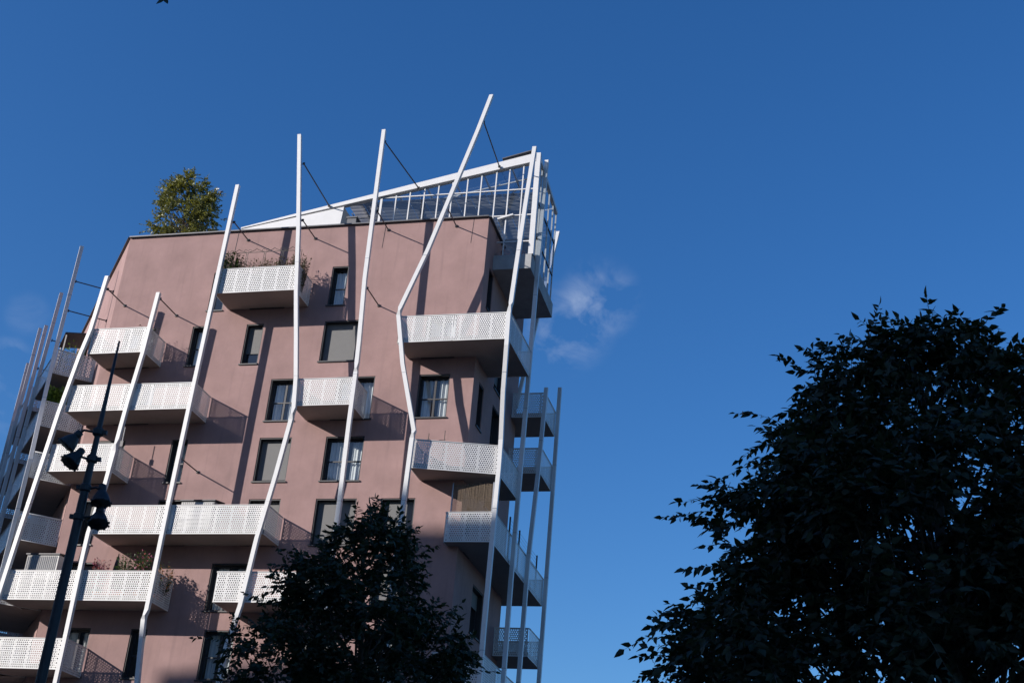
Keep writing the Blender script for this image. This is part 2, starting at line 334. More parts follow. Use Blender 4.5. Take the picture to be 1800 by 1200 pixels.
# ---- perforated sheet
PITCH, ROWH = .092, .085
def perf_panel(name, p, q, z0, z1, parent, m=None):
    p, q = Vector((*p, 0)), Vector((*q, 0)); L = (q-p).length; u = (q-p)/L
    e = .035; V = []; F = []
    nx = max(2, int((L-2*e)/PITCH)); px = (L-2*e)/nx; nz = int((z1-z0-2*e)/ROWH); pz = (z1-z0-2*e)/nz
    hexa = [(math.cos(a), math.sin(a)) for a in [math.radians(30+60*k) for k in range(6)]]
    cells = []; quads = [(0,0,L,e),(0,z1-z0-e,L,z1-z0),(0,e,e,z1-z0-e),(L-e,e,L,z1-z0-e)]
    for j in range(nz):
        zb = e+j*pz; off = px/2 if j % 2 else 0
        n = nx-1 if j % 2 else nx
        if j % 2: quads += [(e,zb,e+px/2,zb+pz),(L-e-px/2,zb,L-e,zb+pz)]
        for i in range(n):
            cells.append((e+off+i*px, zb, i, j))
    sheet = .66; ph = rnd.random()*sheet
    vs = np.zeros((len(cells)*12+len(quads)*4, 3)); fs = np.zeros((len(cells)*6+len(quads), 4), np.int64)
    for c, (x, z, i, j) in enumerate(cells):
        cx, cz = x+px/2, z+pz/2
        near = abs(((cx+ph) % sheet)-sheet/2) < px*.5           # the column of smaller holes at each sheet joint
        k = .55 if near else 1.0
        k *= 1-.14*((i*7+j*13) % 5)/5
        rx, rz = .0295*k, .034*k
        outer = [(x+px, z+pz), (cx, z+pz), (x, z+pz), (x, z), (cx, z), (x+px, z)]
        b = c*12
        for t in range(6):
            vs[b+t] = (outer[t][0], 0, outer[t][1]); vs[b+6+t] = (cx+rx*hexa[t][0]*1.1, 0, cz+rz*hexa[t][1])
        for t in range(6): fs[c*6+t] = (b+t, b+(t+1) % 6, b+6+(t+1) % 6, b+6+t)
    b0 = len(cells)*12
    for c, (x0, zz0, x1, zz1) in enumerate(quads):
        b = b0+c*4; vs[b:b+4] = [(x0,0,zz0),(x1,0,zz0),(x1,0,zz1),(x0,0,zz1)]; fs[len(cells)*6+c] = (b,b+1,b+2,b+3)
    W = np.zeros_like(vs); W[:,0] = p.x+u.x*vs[:,0]; W[:,1] = p.y+u.y*vs[:,0]; W[:,2] = z0+vs[:,2]
    # folded edge rails give the sheet its thickness
    r = MB(); nrm = Vector((u.y, -u.x, 0))*.016
    for za in (z0+.012, z1-.012): r.bar(Vector((p.x,p.y,za))-nrm, Vector((q.x,q.y,za))-nrm, .03, .03)
    rv = np.array(r.v); rf = np.array(r.f)+len(W)
    return np_mesh(name, np.vstack([W, rv]), np.vstack([fs, rf]), m or M['panel'], parent)
ROW = [29.32-2.803*k for k in range(9)]
PANEL_H = 1.22
def balcony(plan, ztop, panels, back_from=None, slab_t=.2):
    """plan: polygon; panels: list of (p, q) segments"""
    zb = ztop-PANEL_H
    s = MB().prism(plan, zb+.012, zb+slab_t).build('balcony', M['soffit'], BLD)
    cen = Vector((sum(p[0] for p in plan)/len(plan), sum(p[1] for p in plan)/len(plan))); moved = []
    for (p, q) in panels:
        p, q = Vector(p), Vector(q); n = Vector(((q-p).y, -(q-p).x)).normalized()
        if n.dot((p+q)/2-cen) < 0: n = -n
        moved.append((p+n*.025, q+n*.025))
    panels = moved
    for (p, q) in panels:
        p, q = Vector(p), Vector(q); L = (q-p).length; n = max(1, round(L/3.0))
        for i in range(n):
            a = p+(q-p)*(i/n); b = p+(q-p)*((i+1)/n); d = (q-p)/L*.012
            perf_panel('perforated_panel', tuple(a+d), tuple(b-d), zb, ztop, s)
    rail = MB()
    for (p, q) in panels: rail.bar((*p, ztop+.012), (*q, ztop+.012), .045, .024)
    rail.build('handrail', M['white'], s)
    return s
DF = 1.6
def front_balcony(x0, x1, k, splits=()):
    pl = [(x0,-.004),(x0,-DF),(x1,-DF),(x1,-.004)]
    xs = [x0, *splits, x1]
    segs = [((x0,-.03),(x0,-DF))]+[((a,-DF),(b,-DF)) for a, b in zip(xs[:-1], xs[1:])]+[((x1,-DF),(x1,-.03))]
    return balcony(pl, ROW[k], segs)
front_balcony(-11.98, -8.12, 0)
front_balcony(-17.66, -14.88, 1)
front_balcony(-18.08, -12.08, 2, (-15.02,))
front_balcony(-18.3, -15.25, 3)
front_balcony(-15.42, -7.72, 4, (-12.08,))
front_balcony(-18.92, -12.15, 5, (-15.47,))
front_balcony(-9.4, -5.4, 5, (-8.05,))
front_balcony(-19.2, -15.5, 6)
front_balcony(-7.32, -4.72, 2)
# balconies that turn the right-hand corner
balcony([(-3.02,-.004),(-3.02,-1.6),(1.78,-1.6),(1.84,2.1),(.004,2.1),(.004,-.004)], ROW[1],
        [((-3.02,-.03),(-3.02,-1.6)),((-3.02,-1.6),(1.78,-1.6)),((1.78,-1.6),(1.84,2.1)),((1.84,2.1),(.03,2.1))])
balcony([(-1.85,-.004),(-1.85,-1.5),(1.58,-.62),(1.68,2.45),(.004,2.45),(.004,-.004)], ROW[3],
        [((-1.85,-.03),(-1.85,-1.5)),((-1.85,-1.5),(1.58,-.62)),((1.58,-.62),(1.68,2.45)),((1.68,2.45),(.03,2.45))])
for k in (4, 6):
    balcony([(-.42,-.004),(-.42,-.6),(1.53,-.6),(1.58,8.8),(-1.5,8.8),(-1.5,7.64),(.004,7.64),(.004,-.004)], ROW[k],
        [((-.42,-.03),(-.42,-.6)),((-.42,-.6),(1.53,-.6)),((1.53,-.6),(1.58,8.8)),((1.58,8.8),(-1.5,8.8))])
for k in (1, 2, 5):
    balcony([(.004,6.6),(1.58,6.6),(1.6,9.0),(-1.5,9.0),(-1.5,7.64),(.004,7.64)], ROW[k],
        [((.03,6.6),(1.58,6.6)),((1.58,6.6),(1.6,9.0)),((1.6,9.0),(-1.5,9.0))])
# balconies on the left face
def left_balcony(q0, q1, o0, o1, k):
    P = lambda q, o: lp(q, o, 0)[:2]
    balcony([P(q0,.004),P(q0,o0),P(q1,o1),P(q1,.004)], ROW[k], [(P(q0,.03),P(q0,o0)),(P(q0,o0),P(q1,o1)),(P(q1,o1),P(q1,.03))])
for k, q0 in ((1,1.85),(2,1.4),(3,.35),(4,.3),(5,.3),(6,.3)): left_balcony(q0, 5.7, 1.85, 2.05, k)
for k in (1, 2, 3, 4, 5, 6): left_balcony(7.4, 13.2, 2.2, 2.3, k)

# ---- the crooked poles
def pole(pts, w=.175, pinch=(), ex=(1,0,0), ey=(0,1,0)):
    """pts (x,y,z) from the top down; square tube, nipped at the joints listed in pinch (z)"""
    path = []
    for a, b in zip(pts[:-1], pts[1:]):
        path.append((Vector(a), 1.))
        for zc in pinch:
            for zz, s in ((zc+.28, 1.), (zc, .52), (zc-.28, 1.)):
                if b[2] < zz < a[2]:
                    t = (a[2]-zz)/(a[2]-b[2]); path.append((Vector(a).lerp(Vector(b), t), s))
    path.append((Vector(pts[-1]), 1.)); path.sort(key=lambda e: -e[0].z)
    mb = MB(); vs = []; fs = []
    for p, s in path:
        h = w/2*s; g = w/2*(2-s) if s < 1 else w/2
        X_, Y_ = Vector(ex), Vector(ey); vs += [p-X_*h-Y_*g, p+X_*h-Y_*g, p+X_*h+Y_*g, p-X_*h+Y_*g]
    n = len(path)
    for i in range(n-1):
        for k in range(4): fs.append((i*4+k, (i+1)*4+k, (i+1)*4+(k+1) % 4, i*4+(k+1) % 4))
    fs += [(0,1,2,3), ((n-1)*4+3,(n-1)*4+2,(n-1)*4+1,(n-1)*4)]
    P = mb.add(vs, fs).build('pole', M['white'], BLD)
    X_, Y_ = Vector(ex), Vector(ey)
    for zj in (29.4, 23.8, 18.2, 12.6):                          # welded sleeve joints between the pole lengths
        for a, b in zip(pts[:-1], pts[1:]):
            if b[2] < zj < a[2]:
                c = Vector(a).lerp(Vector(b), (a[2]-zj)/(a[2]-b[2])); h = w/2+.004
                c4 = [c-X_*h-Y_*h, c+X_*h-Y_*h, c+X_*h+Y_*h, c-X_*h+Y_*h]; t = Vector((0,0,.011))
                MB().add([p-t for p in c4]+[p+t for p in c4], [(3,2,1,0),(4,5,6,7),(0,1,5,4),(1,2,6,5),(2,3,7,6),(3,0,4,7)]).build('joint', M['steel'], P)
    return P
PY = -1.74
def fp(*xz): return [(x, PY, z) for x, z in xz]
pole(fp((-17.5,29.19),(-17.68,26.43),(-17.92,25.1),(-18.26,22.4),(-18.79,16.37),(-18.95,14.3),(-19.25,11.0),(-19.3,0)))
pole(fp((-14.68,28.19),(-14.8,25.18),(-15.0,22.79),(-15.2,19.0),(-15.47,16.9),(-15.48,15.9),(-15.44,12.07),(-15.4,0)), pinch=(15.9,20.8))
pole(fp((-11.8,33.75),(-11.9,28.48),(-12.0,23.5),(-12.08,18.1),(-12.1,13.7),(-12.16,13.3),(-11.9,10.88),(-11.6,0)), pinch=(13.45,))
pole(fp((-9.12,36.36),(-8.37,31.23),(-7.96,27.94),(-7.58,25.54),(-7.3,23.7),(-7.18,22.33),(-7.22,21.8),(-7.5,19.34),(-7.87,16.67),(-8.1,13.9),(-8.45,12.0),(-8.6,0)), pinch=(22.05,))
pole(fp((-4.92,36.26),(-4.83,28.4),(-4.68,25.3),(-4.64,23.9),(-4.62,21.5),(-4.56,18.0),(-4.45,0)), pinch=(24.05,))
pole(fp((.09,37.75),(-.39,35.83),(-2.1,29.67),(-3.02,26.9),(-3.06,26.5),(-2.61,24.21),(-1.78,21.2),(-1.82,20.86),(-1.86,18.34),(-1.92,15.7),(-2.0,0)), pinch=(26.7,21.05))
pole([(2.32,PY,34.7),(2.12,PY,31.71),(1.92,PY,28.4),(1.84,PY,26.9),(1.78,PY,26.37),(1.8,PY,24.9),(1.70,-1.3,23.0),(1.65,-.82,21.1),(1.655,-.8,19.94),(1.62,-.75,18.58),(1.6,-.75,16.4),(1.57,-.75,13.5),(1.57,-.75,0)], pinch=(26.75,21.1))
pole([(1.86,2.5,36.9),(1.86,2.28,31.5),(1.84,2.24,28.2),(1.82,2.2,24.5),(1.74,2.3,19.3),(1.72,2.25,16.2),(1.72,2.2,0)])
pole([(1.72,6.2,26.6),(1.72,5.7,22),(1.72,5.0,17.9),(1.72,4.8,12.7),(1.72,4.8,0)])
pole([(1.74,9.05,27.9),(1.72,8.95,21.7),(1.72,8.6,13.2),(1.72,8.6,0)])
pole([(1.31,8.2,36.39),(1.09,8.2,34.97),(.11,8.2,28.54),(-.2,8.2,26.5)])
for pts in ([(1.85,1.95,32.1),(1.85,1.95,26.5),(1.2,1.95,23.5),(.3,1.95,20.5),(.2,1.95,16),(.2,1.95,0)],
            [(5.5,2.1,31.1),(5.7,2.15,26),(5.75,2.15,20),(5.75,2.15,0)],
            [(7.45,2.3,30.0),(7.5,2.3,24),(7.5,2.3,0)], [(10.3,2.4,31.0),(10.3,2.4,24),(10.3,2.4,0)], [(13.1,2.4,30.0),(13.1,2.4,0)]):
    pole([lp(*p) for p in pts], w=.175, ex=-Lq, ey=-Ln)
# ---- tie rods from the poles to the wall
def rod(p, q, r=.028):
    mb = MB().tube([p, q], r, 8)
    for e in (p, q):
        d = (Vector(q)-Vector(p)).normalized()*.05*(1 if e is q else -1); mb.bar(Vector(e)-d, Vector(e), .11, .11)
    return mb.build('tie_rod', M['darksteel'], BLD)
for (x, z) in ((-17.42,28.6),(-14.62,27.95),(-11.7,31.82),(-8.3,31.7),(-4.75,31.93),(-4.72,28.0),(-1.5,31.92),(-12.0,20.2),(-15.3,17.2)):
    rod((x, -1.64, z), (x, -.006, z))
for (q, o, z) in ((1.85,1.85,30.2),(1.85,1.85,28.6),(5.6,2.0,28.5),(7.45,2.2,27.6)): rod(lp(q, o, z), lp(q, .006, z))
for (p, q) in (((-8.72,-1.66,34.8),(-8.43,1.22,34.25)), ((-4.86,-1.66,35.7),(-4.0,1.22,34.95)), ((-.2,-1.66,36.4),(-.1,1.22,35.85))): rod(p, q, .03)

# ------------------------------------------------------------------ rooftop greenhouse
GH = thing('rooftop_greenhouse', 'white framed glass greenhouse with sloping roof on the top right corner of the pink building', 'greenhouse')
GY = 1.4; GXR = 1.72; GYB = 5.75
def ztop(x): return 34.60 + (x+5.86)*(36.02-34.60)/(1.34+5.86)     # underside of the sloping beam
mb = MB()   # deep white edge beam
for (xa, xb) in ((-12.9, 1.62),):
    za, zb_ = ztop(xa), ztop(xb)
    mb.add([(xa,GY-.14,za+.10),(xb,GY-.14,zb_),(xb,GY+.14,zb_),(xa,GY+.14,za+.10),(xa,GY-.14,za+.16),(xb,GY-.14,zb_+.46),(xb,GY+.14,zb_+.46),(xa,GY+.14,za+.16)],
           [(0,3,2,1),(4,5,6,7),(0,1,5,4),(1,2,6,5),(2,3,7,6),(3,0,4,7)])
mb.build('edge_beam', M['white'], GH)
# solid white wedge at the low end
mb = MB(); mb.add([(-13.4,GY-.1,31.955),(-7.85,GY-.1,31.955),(-7.7,GY-.1,ztop(-7.7)-.02),(-12.9,GY-.1,ztop(-12.9)+.08),(-13.4,GY+1.3,31.955),(-7.85,GY+1.3,31.955),(-7.7,GY+1.3,ztop(-7.7)-.02),(-12.9,GY+1.3,ztop(-12.9)+.08)],
       [(0,1,2,3),(7,6,5,4),(0,4,5,1),(1,5,6,2),(2,6,7,3),(3,7,4,0)])
mb.build('solid_wedge', M['white'], GH)
mulls = [-5.86,-5.13,-4.44,-3.73,-3.04,-2.36,-1.63,-.96,-.24,.39,1.05]
base = lambda x: 31.955 if x < 0 else 31.05
for i, x in enumerate(mulls):
    w_ = .11 if i == 0 else .055
    MB().box(x-w_/2, x+w_/2, GY-.04, GY+.04, base(x+.05), ztop(x)).build('mullion', M['white'], GH)
MB().box(GXR-.12, GXR+.12, GY-.12, GY+.12, 31.05, 36.55).build('corner_post', M['white'], GH)
for z, xa in ((34.62,-5.8),(33.21,-5.8),(31.79,.05)):
    MB().box(xa, GXR-.12, GY-.03, GY+.034, z-.025, z+.025).build('transom', M['white'], GH)
ms = mulls+[GXR-.12]
for xa, xb in zip(ms[:-1], ms[1:]):
    zl = [base(xa+.05), 33.21, 34.62]; 
    if xa > 0: zl = [31.05, 31.79, 33.21, 34.62]
    for z0, z1 in zip(zl[:-1], zl[1:]): MB().add([(xa+.03,GY,z0+.03),(xb-.03,GY,z0+.03),(xb-.03,GY,z1-.03),(xa+.03,GY,z1-.03)], [(0,1,2,3)]).build('glass_pane', M['ghglass'], GH)
    if ztop(xa) > 34.68: MB().add([(xa+.03,GY,34.65),(xb-.03,GY,34.65),(xb-.03,GY,ztop(xb)-.01),(xa+.03,GY,ztop(xa)-.01)], [(0,1,2,3)]).build('glass_pane', M['ghglass'], GH)
# right glazed side
ys = [GY+.12, 2.3, 3.2, 4.1, 5.0, GYB]; SZT = lambda y: 36.42-.10*(y-GY)
for y in ys[1:]: MB().box(GXR-.035, GXR+.035, y-.03, y+.03, 30.95, SZT(y)).build('mullion', M['white'], GH)
for z in (32.4, 34.2): MB().box(GXR-.03, GXR+.03, ys[0], GYB, z-.025, z+.025).build('transom', M['darksteel'], GH)
for ya, yb in zip(ys[:-1], ys[1:]):
    for z0, z1 in ((30.97,32.38),(32.42,34.18),(34.22,None)):
        za = z1 if z1 else SZT(ya)-.05; zb_ = z1 if z1 else SZT(yb)-.05
        MB().add([(GXR,ya+.03,z0),(GXR,yb-.03,z0),(GXR,yb-.03,zb_),(GXR,ya+.03,za)], [(0,1,2,3)]).build('glass_pane', M['ghglass'], GH)
MB().bar((GXR,GY,SZT(GY)), (GXR,GYB,SZT(GYB)), .16, .2).build('side_beam', M['white'], GH)
# roof: rafters, glass, bracing and one opened vent
for x in (-7.0,-5.13,-3.73,-2.36,-.96,.39): MB().bar((x,GY+.14,ztop(x)+.22), (x,GYB,ztop(x)+.1), .06, .1).build('rafter', M['white'], GH)
for y in (2.8, 4.2, GYB): MB().bar((-12.0,y,ztop(-12)+.2), (1.6,y,ztop(1.6)+.2), .05, .06).build('purlin', M['white'], GH)
xr = [-7.0,-5.13,-3.73,-2.36,-.96,.39,1.6]
for xa, xb in zip(xr[:-1], xr[1:]): MB().add([(xa,GY+.15,ztop(xa)+.34),(xb,GY+.15,ztop(xb)+.34),(xb,GYB,ztop(xb)+.2),(xa,GYB,ztop(xa)+.2)], [(0,1,2,3)]).build('roof_glass', M['ghglass'], GH)
for (xa, xb) in ((-7.55,-6.1),):
    for s in (0, 1): MB().bar((xa,GY+.6,32.2 if s else ztop(xa)), (xb,GY+.6,ztop(xb) if s else 32.2), .05, .05).build('brace', M['darksteel'], GH)
for xa, xb, za, zb_ in ((-3.0,-2.0,34.7,35.3),(-1.4,-.3,34.8,35.6),(.2,1.2,34.9,35.9)): MB().bar((xa,GY+.9,za),(xb,GY+.9,zb_),.04,.04).build('brace', M['white'], GH)
v = MB(); v.bar((-.1,2.0,36.55),(1.5,2.0,36.95),.9,.05,(0,0,1)); v.build('roof_vent', M['coping'], GH)
# shade cloth along the back and the technical box
for i in range(12):
    xa = -7.6+i*.767; sc = MB()
    for j in range(14): y0 = GY+.1+j*.3; sc.add([(xa,y0,34.50),(xa+.75,y0,34.50),(xa+.75,y0+.15,34.46),(xa,y0+.15,34.46),(xa+.75,y0+.3,34.50),(xa,y0+.3,34.50)], [(0,1,2,3),(3,2,4,5)])
    sc.build('shade_screen', M['shadecloth'], GH)
MB().box(-5.8, 1.6, GYB-.35, GYB-.3, 31.96, 34.4).build('back_screen', M['greypanel'], GH)
for x in (-4.9, -3.2, -1.5, .2): MB().box(x-.04, x+.04, GYB-.42, GYB-.36, 31.96, 35.2).build('stanchion', M['steel'], GH)
MB().box(-5.7, -.05, GYB-1.6, GYB-.6, 32.0, 33.2).build('staging', M['shedgrey'], GH)
MB().box(-7.3, -6.85, 1.0, 1.9, 31.96, 33.35).box(-7.34, -6.81, .96, 1.94, 33.35, 33.43).build('ventilation_box', M['coping'], GH)
# cantilevered concrete floor
MB().box(.004, 1.78, 1.5-.25, 6.1, 30.28, 31.02).build('floor_slab', M['concrete'], GH)
MB().bar((.02,1.3,33.0),(.75,1.3,33.2),.1,.08).build('light_bar', M['white'], GH)

# ------------------------------------------------------------------ foliage
def leaves_mesh(name, bases, dirs, sizes, m, parent=None, width=.5, seed=1):
    rg = np.random.default_rng(seed); n = len(bases)
    d = dirs/np.linalg.norm(dirs, axis=1, keepdims=True)
    rv = rg.normal(size=(n, 3)); rv[:,2] += .9
    s = np.cross(d, rv); s /= np.linalg.norm(s, axis=1, keepdims=True)+1e-9; nn = np.cross(s, d)
    L = sizes[:,None]; w = L*width*.5
    B = bases; Mid = B+d*L*.45-nn*L*.05; T = B+d*L-nn*L*.18
    L1 = B+d*L*.28+s*w+nn*L*.04; R1 = B+d*L*.28-s*w+nn*L*.04; L2 = B+d*L*.62+s*w*.72-nn*L*.03; R2 = B+d*L*.62-s*w*.72-nn*L*.03
    V = np.stack([B, Mid, T, L1, L2, R1, R2], 1).reshape(-1, 3)
    k = np.arange(n)[:,None]*7
    F = np.stack([k+np.array([t]) for t in ([0,1,3],[3,1,4],[4,1,2],[0,5,1],[5,6,1],[6,2,1])], 1).reshape(-1, 3)
    return np_mesh(name, V, F, m, parent)
def make_tree(name, label, base, trunk_h, profile, nclus, ntwig, nleaf, leaf, twig_len, mleaf, seed, r_trunk, droop=.35, inner=.35, squash=(1,1), group=None):
    """profile: [(z, radius)] of the crown around the trunk axis, world z"""
    rg = np.random.default_rng(seed); rd = random.Random(seed)
    root = thing(name, label, 'tree', group, (base[0], base[1], base[2]))
    bx, by, bz = base; zs = np.array([p[0] for p in profile]); rs = np.array([p[1] for p in profile])
    order = np.argsort(zs); zs = zs[order]; rs = rs[order]; top = zs[-1]
    wood = MB()
    tp = [(0,0,0)]; lean = 0
    steps = 7
    for i in range(1, steps+1):
        tp.append((rd.uniform(-.06,.06)*i*.5, rd.uniform(-.06,.06)*i*.5, (top-bz)*.93*i/steps))
    trad = [r_trunk*(1-.93*i/steps)+.012 for i in range(steps+1)]; trad[0] *= 1.25
    wood.tube(tp, trad, 10)
    def trunk_at(z):
        t = max(0, min(.999, z/((top-bz)*.93)))*steps; i = int(t); return Vector(tp[i]).lerp(Vector(tp[i+1]), t-i)
    cz = []; 
    wgt = rs**1.35+.05; zz = np.linspace(zs[0], top, 300); ww = np.interp(zz, zs, wgt); ww /= ww.sum()
    B = []; Dd = []; S = []; tw_v = []; tw_f = []
    for c in range(nclus):
        z = rg.choice(zz, p=ww)+rg.normal()*.05; R = np.interp(z, zs, rs)
        an = c*2.39996+rg.normal()*.35; rr = R*math.sqrt(inner**2+(1-inner**2)*rg.random())*.9
        cc = Vector((math.cos(an)*rr*squash[0], math.sin(an)*rr*squash[1], z-bz))
        a = trunk_at(max(trunk_h*.9, cc.z-rr*.75-.25)); m1 = a.lerp(cc, .5)+Vector((0,0,-.12*rr)); 
        rb = .012+.028*r_trunk/.15*rr/max(rs)
        wood.tube([a, m1, cc], [rb, rb*.65, .008], 5, cap=False)
        outv = Vector((cc.x, cc.y, .35*rr+.25)).normalized() if rr > .15 else Vector((0,0,1))
        for t in range(ntwig):
            dv = (outv*.75+Vector(rg.normal(size=3))*.75); dv.normalize()
            l = twig_len*(.45+.75*rg.random())*(1.55 if rg.random() < .10 else 1.0); p0 = cc+Vector(rg.normal(size=3))*twig_len*.28
            p1 = p0+dv*l*.55; p2 = p0+dv*l+Vector((0,0,-droop*l*.4))
            b = len(tw_v)
            for q, rad in ((p0,.006),(p1,.0045),(p2,.002)):
                for k in range(3):
                    e = 2.094*k; tw_v.append((q.x+rad*math.cos(e), q.y+rad*math.sin(e), q.z))
            for i in (0, 3):
                for k in range(3): tw_f.append((b+i+k, b+i+(k+1) % 3, b+i+3+(k+1) % 3, b+i+3+k))
            for i in range(nleaf):
                f = (i+.6)/nleaf; q = p0.lerp(p1, f/.55) if f < .55 else p1.lerp(p2, (f-.55)/.45)
                side = 1 if i % 2 else -1; lat = dv.cross(Vector((0,0,1))); lat = lat.normalized() if lat.length > .01 else Vector((1,0,0))
                ld = dv*.55+lat*side*.75+Vector(rg.normal(size=3))*.3+Vector((0,0,-droop))
                if i == nleaf-1: ld = dv+Vector((0,0,-droop))
                B.append(q); Dd.append(ld); S.append(leaf*(.65+.6*rg.random()))
    tr = wood.build('trunk', M['bark'], root, smooth=True)
    np_mesh('twigs', np.array(tw_v), np.array(tw_f), M['bark'], root)
    leaves_mesh('crown', np.array([tuple(b) for b in B]), np.array([tuple(d) for d in Dd]), np.array(S), mleaf, root, seed=seed)
    return root
make_tree('broadleaf_tree', 'large dark leafy tree in shade filling the lower right corner', (15.7,-34.05,0), 2.3,
          [(2.6,2.0),(3.4,3.0),(4.2,3.3),(5.0,3.05),(5.8,2.65),(6.5,2.4),(7.1,2.0),(7.7,1.55),(8.15,1.05),(8.45,.55),(8.55,.2)], 270, 25, 17, .112, .52, M['leaf'], 14, .17)
make_tree('broadleaf_tree', 'smaller dark leafy tree standing in front of the pink building', (6.0,-25.7,0), 2.4,
          [(2.8,1.3),(4.0,2.2),(5.6,2.45),(6.6,2.2),(7.5,1.7),(8.1,1.3),(8.6,.8),(9.0,.35),(9.15,.1)], 170, 21, 15, .12, .46, M['leaf2'], 5, .13)
make_tree('roof_tree', 'bushy olive green tree growing on the roof of the pink building', (-17.2,3.2,31.95), 1.2,
          [(33.3,1.0),(34.2,1.55),(35.2,1.85),(36.2,1.75),(37.0,1.25),(37.5,.7),(37.75,.25)], 95, 14, 11, .14, .42, M['olive'], 3, .09, droop=.1)
# tree beside the viewpoint: only the tip of one hanging twig reaches into the picture
t3 = make_tree('street_tree', 'overhanging twig with two dark leaf tips at the top edge of the sky', (5.6,-47.5,0), 4.5,
          [(8.6,.8),(9.6,1.6),(10.6,1.9),(11.6,1.4),(12.3,.5)], 40, 14, 10, .12, .45, M['leaf2'], 9, .16)
tip = Vector((10.817, -42.769, 6.560))
o_ = Vector((5.6,-47.5,0))
MB().tube([Vector((0,0,8.4)), (tip-o_)*.55+Vector((0,0,4.6)), tip-o_+Vector((-.35,-.25,.5)), tip-o_+Vector((0,0,.06))], [.05,.03,.012,.004], 6).build('limb', M['bark'], t3)
tb = [tip-o_+Vector((0,0,.05)), tip-o_+Vector((.0,0,.05))]
leaves_mesh('leaf', np.array([tuple(b) for b in tb]), np.array([(-.35,-.1,-1.),(.45,.1,-1.)]), np.array([.085,.08]), M['leaf2'], t3, width=.4)

# ------------------------------------------------------------------ lamp mast
LPX, LPY = 2.365, -29.656
LAMP = thing('lamp_post', 'tall dark tapered lamp mast with four bell floodlights in front of the left balconies', 'lamp post', None, (LPX, LPY, 0))
MB().tube([(0,0,0),(0,0,.5),(0,0,6.0),(0,0,8.2),(0,0,8.9),(0,0,9.52),(0,0,11.2)], [.13,.088,.081,.072,.056,.044,.017], 14).build('mast', M['lamp'], LAMP, smooth=True)
rv = Vector((0.9742, 0.2256, 0)); fv = Vector((-0.2608, 0.9654, 0))   # level camera right and forward axes, floodlights are set along them
for (z, sx, sz, aim) in ((9.46,-.42,-.18,(-.55,-.1,-.85)), (8.97,-.30,.0,(-.35,-.35,-.85)), (8.45,.30,-.12,(.15,-.15,-1)), (7.94,.34,.02,(.2,-.3,-1))):
    c = MB().tube([(0,0,z-.07),(0,0,z-.045),(0,0,z+.045),(0,0,z+.07)], [.068,.092,.092,.068], 14)
    c.bar(rv*.09*(-1 if sx > 0 else 1)+Vector((0,0,z)), rv*.15*(-1 if sx > 0 else 1)+Vector((0,0,z)), .06, .07)
    c.build('collar', M['lamp'], LAMP, smooth=False)
    a = Vector(aim); ax = (rv*a.x+fv*(a.y)+Vector((0,0,a.z))).normalized()
    neck = rv*sx+Vector((0,0,z+sz))-ax*.17
    MB().tube([rv*(.08 if sx > 0 else -.08)+Vector((0,0,z)), (rv*sx*.6)+Vector((0,0,z+.02)), neck+ax*.06], .022, 8).build('arm', M['lamp'], LAMP)
    prof = [(-.06,.02),(-.04,.085),(.08,.095),(.10,.085),(.12,.11),(.22,.165),(.33,.205),(.38,.215),(.385,.225),(.41,.225),(.41,.195),(.36,.19)]
    prof = [(t*.76, r*.73) for t, r in prof]; h = MB().tube([neck+ax*t for t, _ in prof], [r for _, r in prof], 18, cap=False); h.tube([neck+ax*(-.06), neck+ax*(-.058)], .02, 8)
    H = h.build('floodlight', M['lamp'], LAMP, smooth=True)
    MB().tube([neck+ax*.275, neck+ax*.282], .136, 18).build('lens', M['lens'], H)
    b = MB()
    for k in range(10):
        e = 2*math.pi*k/10; s1 = ax.cross(Vector((0,0,1))).normalized(); s2 = ax.cross(s1); p = neck+ax*.302+(s1*math.cos(e)+s2*math.sin(e))*.165
        b.bar(p, p+(s1*math.cos(e)+s2*math.sin(e))*.02, .03, .03)
    b.build('rim_clip', M['lamp'], H)['kind'] = 'stuff'

# ------------------------------------------------------------------ things on the balconies
def plant(name, label, cat, loc, n, h, spread, leaf, m, seed, pot=None, group=None, flowers=None, sy=1.0):
    rg = np.random.default_rng(seed); root = thing(name, label, cat, group, loc); z0 = 0
    if pot:
        pm, r, ph = pot; MB().tube([(0,0,0),(0,0,ph*.9),(0,0,ph*.9),(0,0,ph)], [r*.75,r,r*1.08,r*1.08], 12).build('pot', pm, root); z0 = ph*.92
    st = MB(); B = []; D = []; S = []
    for i in range(n):
        an = rg.random()*6.283; rr = spread*math.sqrt(rg.random()); hh = h*(.5+.6*rg.random())
        p = Vector((math.cos(an)*rr*.8, math.sin(an)*rr*.4*sy, z0)); q = Vector((math.cos(an)*rr, math.sin(an)*rr*sy, z0+hh))
        st.tube([p, q], [.006,.003], 3, cap=False)
        for k in range(7):
            f = .25+.75*k/6; B.append(tuple(p.lerp(q, f))); D.append(tuple(Vector((math.cos(an),math.sin(an),.5))+Vector(rg.normal(size=3))*.7)); S.append(leaf*(.6+.7*rg.random()))
    st.build('stem', M['bark'], root); leaves_mesh('foliage', np.array(B), np.array(D), np.array(S), m, root, seed=seed)
    if flowers:
        k = len(B)//6; ix = rg.choice(len(B), k, replace=False); leaves_mesh('blossom', np.array(B)[ix]+np.array([0,0,.03]), np.array(D)[ix]+np.array([0,0,.8]), np.full(k, leaf*.9), flowers, root, width=.9, seed=seed+1)
    return root
FL = [r-PANEL_H+.2 for r in ROW]
